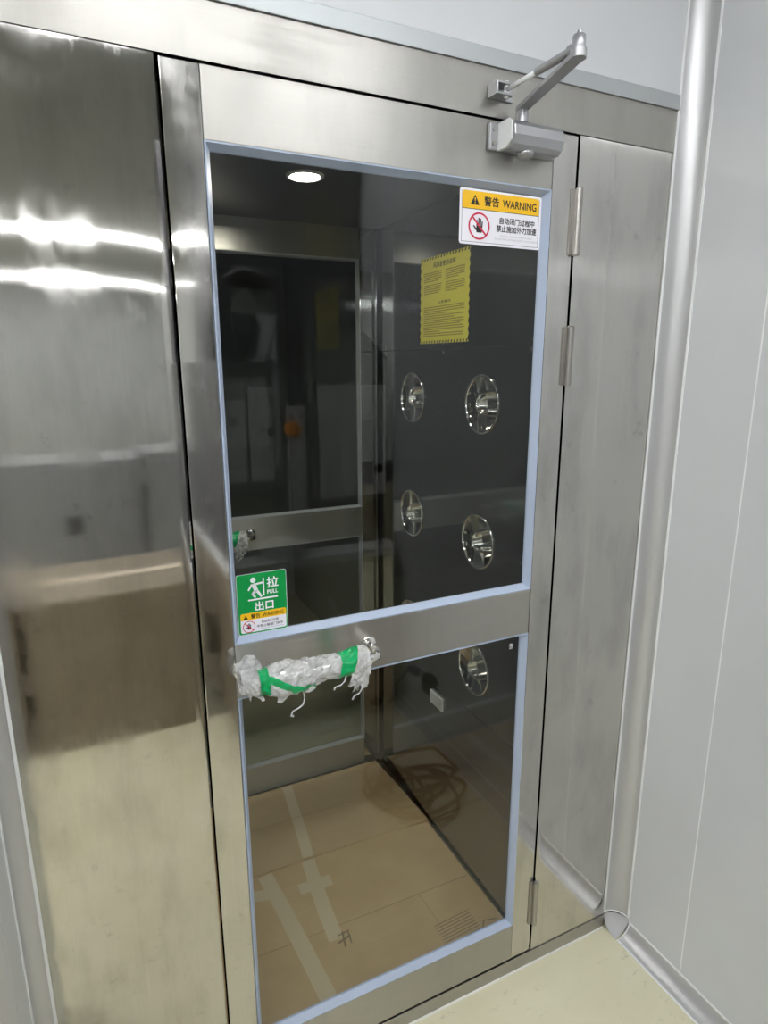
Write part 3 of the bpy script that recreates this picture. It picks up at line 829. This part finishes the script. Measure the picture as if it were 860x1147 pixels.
for k in range(14):
    x = 0.022; zt = 0.0995 - k * 0.0061
    end = 0.242 - (random.random() * 0.13 if k in (3, 5, 8, 11) else 0.006 * random.random())
    while x < end:
        l = 0.002 + 0.0035 * random.random()
        fp.append([(x, zt), (min(x + l, end), zt), (min(x + l, end), zt + 0.0032), (x, zt + 0.0032)]); x += l + 0.001
nt_.polys('fine_print', fp, plain('notice_ink', (0.16, 0.14, 0.02), 0.5), 0.0005)

# small mark on the lower glass
mk = Sheet('glass_mark', (0.6950, GF, 0.942), (1, 0, 0), (0, 0, 1), (0, -1, 0), 'tiny round white certification mark printed in the lower glass corner', 'mark')
mk.polys('mark_print', ring_polys(0.0055, 0.0085, 0.0048, 0.0040, 20) + [stroke(0.003, 0.0085, 0.008, 0.0085, 0.0009), stroke(0.0055, 0.006, 0.0055, 0.011, 0.0009), stroke(0.000, 0.0015, 0.011, 0.0015, 0.0012)], 'p_white', 0.0)

# ------------------------------------------------------------------ cardboard on the cabin floor
ZF = 0.0503
def sheet_mesh(outline, z0, th, nx=30, ny=26, amp=0.0015, seed=0):
    """outline: 4 corners (x, y) counter-clockwise; gently buckled sheet"""
    (ax_, ay), (bx_, by), (cx_, cy), (dx_, dy) = outline
    vs = []; fs = []
    for j in range(ny + 1):
        for i in range(nx + 1):
            u, v = i / nx, j / ny
            x = (ax_ * (1 - u) + bx_ * u) * (1 - v) + (dx_ * (1 - u) + cx_ * u) * v
            y = (ay * (1 - u) + by * u) * (1 - v) + (dy * (1 - u) + cy * u) * v
            h = amp * (noise.noise((x * 6 + seed, y * 6, seed)) + 1) * 0.5
            vs.append((x, y, z0 + th + h))
    w_ = nx + 1
    for j in range(ny):
        for i in range(nx):
            fs.append((j * w_ + i, j * w_ + i + 1, (j + 1) * w_ + i + 1, (j + 1) * w_ + i))
    mb = MB().add(vs, fs)
    ring = list(range(w_)) + [j * w_ + nx for j in range(1, ny + 1)] + [ny * w_ + i for i in range(nx - 1, -1, -1)] + [j * w_ for j in range(ny - 1, 0, -1)]
    o = len(mb.v); m = len(ring)
    mb.v += [(vs[k][0], vs[k][1], z0) for k in ring]
    for k in range(m): mb.f.append((ring[k], o + k, o + (k + 1) % m, ring[(k + 1) % m]))
    return mb
def tape(name, pts, wd, z, root, mat='packing_tape'):
    vs = []; fs = []
    for i, p in enumerate(pts):
        a = Vector(pts[max(i - 1, 0)]); b = Vector(pts[min(i + 1, len(pts) - 1)])
        t = (b - a).normalized(); nrm = Vector((-t.y, t.x))
        for sgn in (-1, 1):
            vs.append((p[0] + nrm.x * sgn * wd / 2, p[1] + nrm.y * sgn * wd / 2, z))
    for i in range(len(pts) - 1): fs.append((2 * i, 2 * i + 1, 2 * i + 3, 2 * i + 2))
    k = len(vs); vs2 = [(a, b, c - 0.0004) for a, b, c in vs]
    return part(name, MB().add(vs + vs2, fs + [tuple(q + k for q in f) for f in fs] + [(0, 1, k + 1, k)]), mat, root)
c1 = empty('cardboard_sheet', (0.4, 0.31, ZF), 'flattened cardboard sheet with tape and print just inside the door', 'cardboard', 'cardboard laid on the cabin floor')
part('board', sheet_mesh(((0.012, 0.075), (0.792, 0.075), (0.790, 0.60), (0.012, 0.61)), ZF, 0.003, seed=1), 'card', c1)
c2 = empty('cardboard_sheet', (0.4, 0.75, ZF + 0.005), 'flattened cardboard sheet pushed up against the second door', 'cardboard', 'cardboard laid on the cabin floor')
part('board', sheet_mesh(((0.013, 0.56), (0.794, 0.553), (0.772, 0.925), (0.012, 0.930)), ZF + 0.0048, 0.003, amp=0.003, seed=4), 'card2', c2)
tape('tape_strip', [(0.408, 0.925), (0.392, 0.78), (0.378, 0.65), (0.365, 0.562)], 0.036, ZF + 0.0113, c2)
tape('tape_strip', [(0.362, 0.556), (0.350, 0.44), (0.342, 0.33), (0.338, 0.25)], 0.042, ZF + 0.0052, c1)
tape('tape_strip', [(0.222, 0.552), (0.238, 0.40), (0.250, 0.25), (0.262, 0.09)], 0.044, ZF + 0.0052, c1)
tape('tape_strip', [(0.300, 0.455), (0.400, 0.450)], 0.040, ZF + 0.0056, c1)
tape('tape_strip', [(0.130, 0.500), (0.245, 0.470)], 0.040, ZF + 0.0056, c1)
# crease lines and printed marks
def print_lines(name, lst, z, root):
    mb = MB()
    for x0, y0, x1, y1, wd in lst:
        q = stroke(x0, y0, x1, y1, wd)
        mb.prism(q, lambda a, b, d: (a, b, d), z, z + 0.0002)
    return part(name, mb, 'print_brown', root)
zz = ZF + 0.0049
print_lines('crease', [(0.02, 0.295, 0.78, 0.283, 0.0012)], zz, c1)
print_lines('crease', [(0.62, 0.08, 0.615, 0.28, 0.0009)], zz, c1)
print_lines('crease', [(0.02, 0.755, 0.60, 0.745, 0.0010)], ZF + 0.0113, c2)
print_lines('printed_lines', [(0.60 , 0.102 + 0.0095 * k, 0.715, 0.108 + 0.0095 * k, 0.0022) for k in range(8)], zz, c1)
print_lines('printed_symbol', [(0.338, 0.236, 0.378, 0.246, 0.006), (0.352, 0.218, 0.362, 0.266, 0.005), (0.372, 0.222, 0.376, 0.262, 0.004), (0.345, 0.258, 0.380, 0.262, 0.004)], zz + 0.0012, c1)
fl = part('torn_flap', sheet_mesh(((0.672, 0.545), (0.792, 0.538), (0.792, 0.552), (0.676, 0.556)), ZF + 0.006, 0.006, 6, 3, 0.002, 3), 'card', c2)
del fl
print_lines('crease', [(0.705, 0.085, 0.735, 0.125, 0.003), (0.735, 0.125, 0.775, 0.115, 0.003)], zz, c1)

# ------------------------------------------------------------------ what stands behind the camera (seen as reflections, plus added fillers)
pm = empty('packing_machine', (0.7, -1.65, 0), 'grey floor standing machine with black knobs by the right wall', 'machine')
part('base_cabinet', MB().box(0.34, 1.06, -2.2, -1.32, 0.06, 0.765), 'carton', pm, bevel=0.004)
for x in (0.40, 1.00):
    for y in (-2.14, -1.38):
        part('foot', MB().lathe([(0.03, 0), (0.03, 0.01), (0.012, 0.02), (0.012, 0.06)], (x, y, 0), (0, 0, 1), 16), 'black', pm)
part('bench_top', MB().box(0.32, 1.085, -2.22, -1.29, 0.765, 0.80), 'machine', pm, bevel=0.003)
part('upper_housing', MB().prism([(0.34, 0.80), (1.085, 0.80), (1.085, 1.62), (0.98, 1.72), (0.76, 1.72), (0.70, 1.80), (0.60, 1.78), (0.54, 1.60), (0.34, 1.60)], lambda a, b, d: (a, d, b), -2.15, -1.42), 'machine_body', pm, bevel=0.004)
for x0, x1, z0, z1 in ((0.36, 0.45, 1.12, 1.45), (0.465, 0.56, 1.12, 1.50), (0.62, 0.70, 0.98, 1.42), (0.76, 1.07, 1.02, 1.50)):
    part('access_door', MB().box(x0, x1, -1.42, -1.405, z0, z1), 'machine', pm, bevel=0.002)
part('dark_opening', MB().box(0.36, 0.60, -1.42, -1.412, 0.86, 1.08), 'dark', pm)
part('dark_opening', MB().box(0.72, 1.04, -1.42, -1.412, 0.86, 0.99), 'dark', pm)
for x, z in ((1.02, 1.14), (0.545, 1.325), (0.395, 1.37)):
    part('knob', MB().lathe([(0.007, 0), (0.007, 0.02), (0.018, 0.024), (0.020, 0.034), (0.015, 0.042), (0.0, 0.044)], (x, -1.405, z), (0, 1, 0), 20), 'black', pm, smooth='auto')
part('signal_lamp', MB().lathe([(0.03, 0), (0.03, 0.05), (0.024, 0.07), (0.0, 0.074)], (0.635, -1.405, 1.328), (0, 1, 0), 24), 'orange', pm, smooth='auto')
part('reflection_backdrop', MB().box(0.40, 1.085, -2.15, -1.72, 1.55, 2.45), 'backdrop_dark', pm, bevel=0.004)  # dark backdrop added behind the duct to darken the glass reflection
arcp = [(0.52 + 0.11 * math.cos(PI * k / 20), -1.6, 1.78 + 0.16 * math.sin(PI * k / 20)) for k in range(21)]
part('flexible_duct', MB().tube([(0.63, -1.6, 1.6)] + arcp + [(0.41, -1.6, 1.5)], [0.045 + 0.004 * (k % 2) for k in range(23)], 18), 'black', pm, smooth=True)

# crumpled clear bag on the bench
mb = MB(); vs = []; fs = []
for i in range(17):
    for j in range(24):
        t = PI * i / 16; q = 2 * PI * j / 24
        r = 1 + 0.35 * noise.noise((math.cos(q) * 2, math.sin(q) * 2, t * 2)) + 0.15 * noise.noise((q * 4, t * 5, 1))
        vs.append((0.56 + 0.10 * r * math.sin(t) * math.cos(q), -1.352 + 0.045 * r * math.sin(t) * math.sin(q), 0.802 + max(0.0, 0.04 + 0.045 * r * math.cos(t))))
for i in range(16):
    for j in range(24): fs.append((i * 24 + j, i * 24 + (j + 1) % 24, (i + 1) * 24 + (j + 1) % 24, (i + 1) * 24 + j))
tag(obj('plastic_bag', mb.add(vs, fs), 'film', smooth=True), 'crumpled clear plastic bag lying on the machine bench', 'bag')

# coiled brown hose on the floor
random.seed(11)
pts = []; turns = 8; cx0, cy0 = 0.85, -0.74
for k in range(turns * 30):
    t = k / 30.0; lp = int(t)
    rng = random.Random(lp * 7 + 3); f_ = t - lp
    r1 = random.Random((lp + 1) * 7 + 3)
    def par(g): return (g.uniform(-0.10, 0.10), g.uniform(-0.09, 0.09), g.uniform(0.07, 0.20), g.uniform(0.07, 0.17))
    a = par(rng); b = par(r1); e = f_ * f_ * (3 - 2 * f_)
    ox, oy, rx, ry = [p * (1 - e) + q * e for p, q in zip(a, b)]
    pts.append((min(cx0 + ox + rx * math.cos(2 * PI * t), 1.05), cy0 + oy + ry * math.sin(2 * PI * t), 0.007 + 0.004 * lp + 0.004 * math.sin(t * 9)))
hz = obj('coiled_hose', MB().tube(pts, 0.0065, 8), 'hose', smooth=True)
tag(hz, 'brown air hose coiled loosely on the floor by the right wall', 'hose')

# wall socket, plug, cord and switch plate on the right wall
so = empty('wall_socket', (RX, -1.02, 0.25), 'black surface socket with navy plug and cord on the right wall', 'socket')
part('socket_box', MB().box(RX - 0.045, RX - 0.0005, -1.055, -0.985, 0.215, 0.290), 'black', so, bevel=0.004)
part('plug', MB().lathe([(0.018, 0), (0.02, 0.03), (0.012, 0.05), (0.006, 0.06)], (RX - 0.045, -1.075, 0.285), (-0.4, -0.9, 0.1), 16), 'navy', so, smooth='auto')
part('power_cord', MB().tube([(RX - 0.065, -1.13, 0.29), (RX - 0.07, -1.18, 0.22), (RX - 0.06, -1.26, 0.15), (RX - 0.04, -1.30, 0.06), (RX - 0.06, -1.34, 0.01)], 0.004, 8), 'black', so, smooth=True)
sp = empty('small_plate', (0.8, 0.50, 0.56), 'small white rectangular plate under a seam of the inner steel wall', 'plate')
part('plate', MB().box(0.793, 0.7995, 0.466, 0.545, 0.510, 0.554), 'white_plastic', sp, bevel=0.002)
part('plate_screw', MB().lathe([(0.0025, 0), (0.002, 0.0015)], (0.793, 0.475, 0.535), (-1, 0, 0), 10), 'hinge', sp)

# power strip on the floor before the machine
ps = empty('power_strip', (0.7, -1.26, 0), 'white multi-outlet power strip lying before the machine', 'power strip')
part('strip_body', MB().box(0.575, 0.825, -1.285, -1.235, 0.0, 0.032), 'white_plastic', ps, bevel=0.004)
for k in range(4):
    part('outlet', MB().box(0.590 + 0.058 * k, 0.632 + 0.058 * k, -1.278, -1.242, 0.0315, 0.0335), 'p_grey', ps)

# cartons stacked behind
random.seed(3)
ci = 0
lbl = ['brown cardboard carton standing beside the machine base', 'brown cardboard carton between two other cartons on the floor', 'brown cardboard carton at the open end of the row']
for k, (x0, x1, yb, h) in enumerate(((-0.42, 0.24, -1.62, 0.66), (-1.12, -0.46, -1.63, 0.70), (-1.84, -1.16, -1.62, 0.62))):
    ct = empty('cardboard_carton', ((x0 + x1) / 2, yb - 0.3, 0), lbl[k], 'carton', 'cartons behind the camera')
    part('carton_body', MB().box(x0, x1, yb - 0.55, yb, 0.0, h), 'carton', ct, bevel=0.004)
    part('carton_flap', MB().box(x0 + 0.002, x1 - 0.002, yb - 0.273, yb - 0.002, h, h + 0.005), 'carton', ct)
    part('carton_flap', MB().box(x0 + 0.002, x1 - 0.002, yb - 0.548, yb - 0.277, h, h + 0.005), 'carton', ct)
    part('carton_tape', MB().box(x0 + 0.004, x1 - 0.004, yb - 0.30, yb - 0.25, h + 0.005, h + 0.0056), 'packing_tape', ct)

# grey cabinets added farther behind to hide the floor in steel reflections
for k in range(5):
    x0 = 1.03 - 0.85 * k
    sc_ = empty('filler_cabinet', (x0 - 0.4, -3.7, 0), 'waist-high grey cabinet added to mask the mirrored floor, ' + ['next to the right wall', 'second from the right wall', 'third from the right wall', 'fourth from the right wall', 'fifth from the right wall'][k], 'cabinet', 'added cabinets behind the cartons')
    part('cabinet_body', MB().box(x0 - 0.83, x0, -3.95, -3.45, 0.0, 1.0 - 0.03 * (k % 2)), 'machine_grey', sc_, bevel=0.004)
    for q in range(2):
        d_ = part('cabinet_door', MB().box(x0 - 0.82 + 0.41 * q, x0 - 0.42 + 0.41 * q, -3.45, -3.435, 0.06, 0.94), 'machine_grey', sc_, bevel=0.003)
        part('door_handle', MB().box(x0 - 0.45 + 0.05 * q, x0 - 0.43 + 0.05 * q, -3.435, -3.41, 0.50, 0.62), 'black', d_)

# ------------------------------------------------------------------ ceiling lights: three rows of linear fittings
proto = empty('ceiling_light', (0, 0, CEIL), 'long white linear ceiling light in a row', 'ceiling light', 'linear ceiling lights')
obj('light_housing', MB().box(-0.6, 0.6, -0.06, 0.06, -0.035, 0.0), 'white_plastic', proto, bevel=0.003)
obj('light_diffuser', MB().box(-0.585, 0.585, -0.03, 0.03, -0.043, -0.0345), 'lamp', proto)
first = True
for row, y in enumerate((-1.35, -5.4, -8.8)):
    for k in range(6):
        x = 0.45 - 1.27 * k
        c = proto if first else copy_tree(proto)
        first = False
        c.location = (x, y, CEIL)
        c['label'] = ('linear ceiling light, ' + ['next to the right wall', 'second from the right wall', 'third from the right wall', 'fourth from the right wall', 'fifth from the right wall', 'sixth from the right wall'][k]
                      + ['', ', in the middle row', ', in the row along the back wall'][row] if row else 'linear ceiling light over the steel door approach, ' + ['next to the right wall', 'second from the right wall', 'third from the right wall', 'fourth from the right wall', 'fifth from the right wall', 'sixth from the right wall'][k])
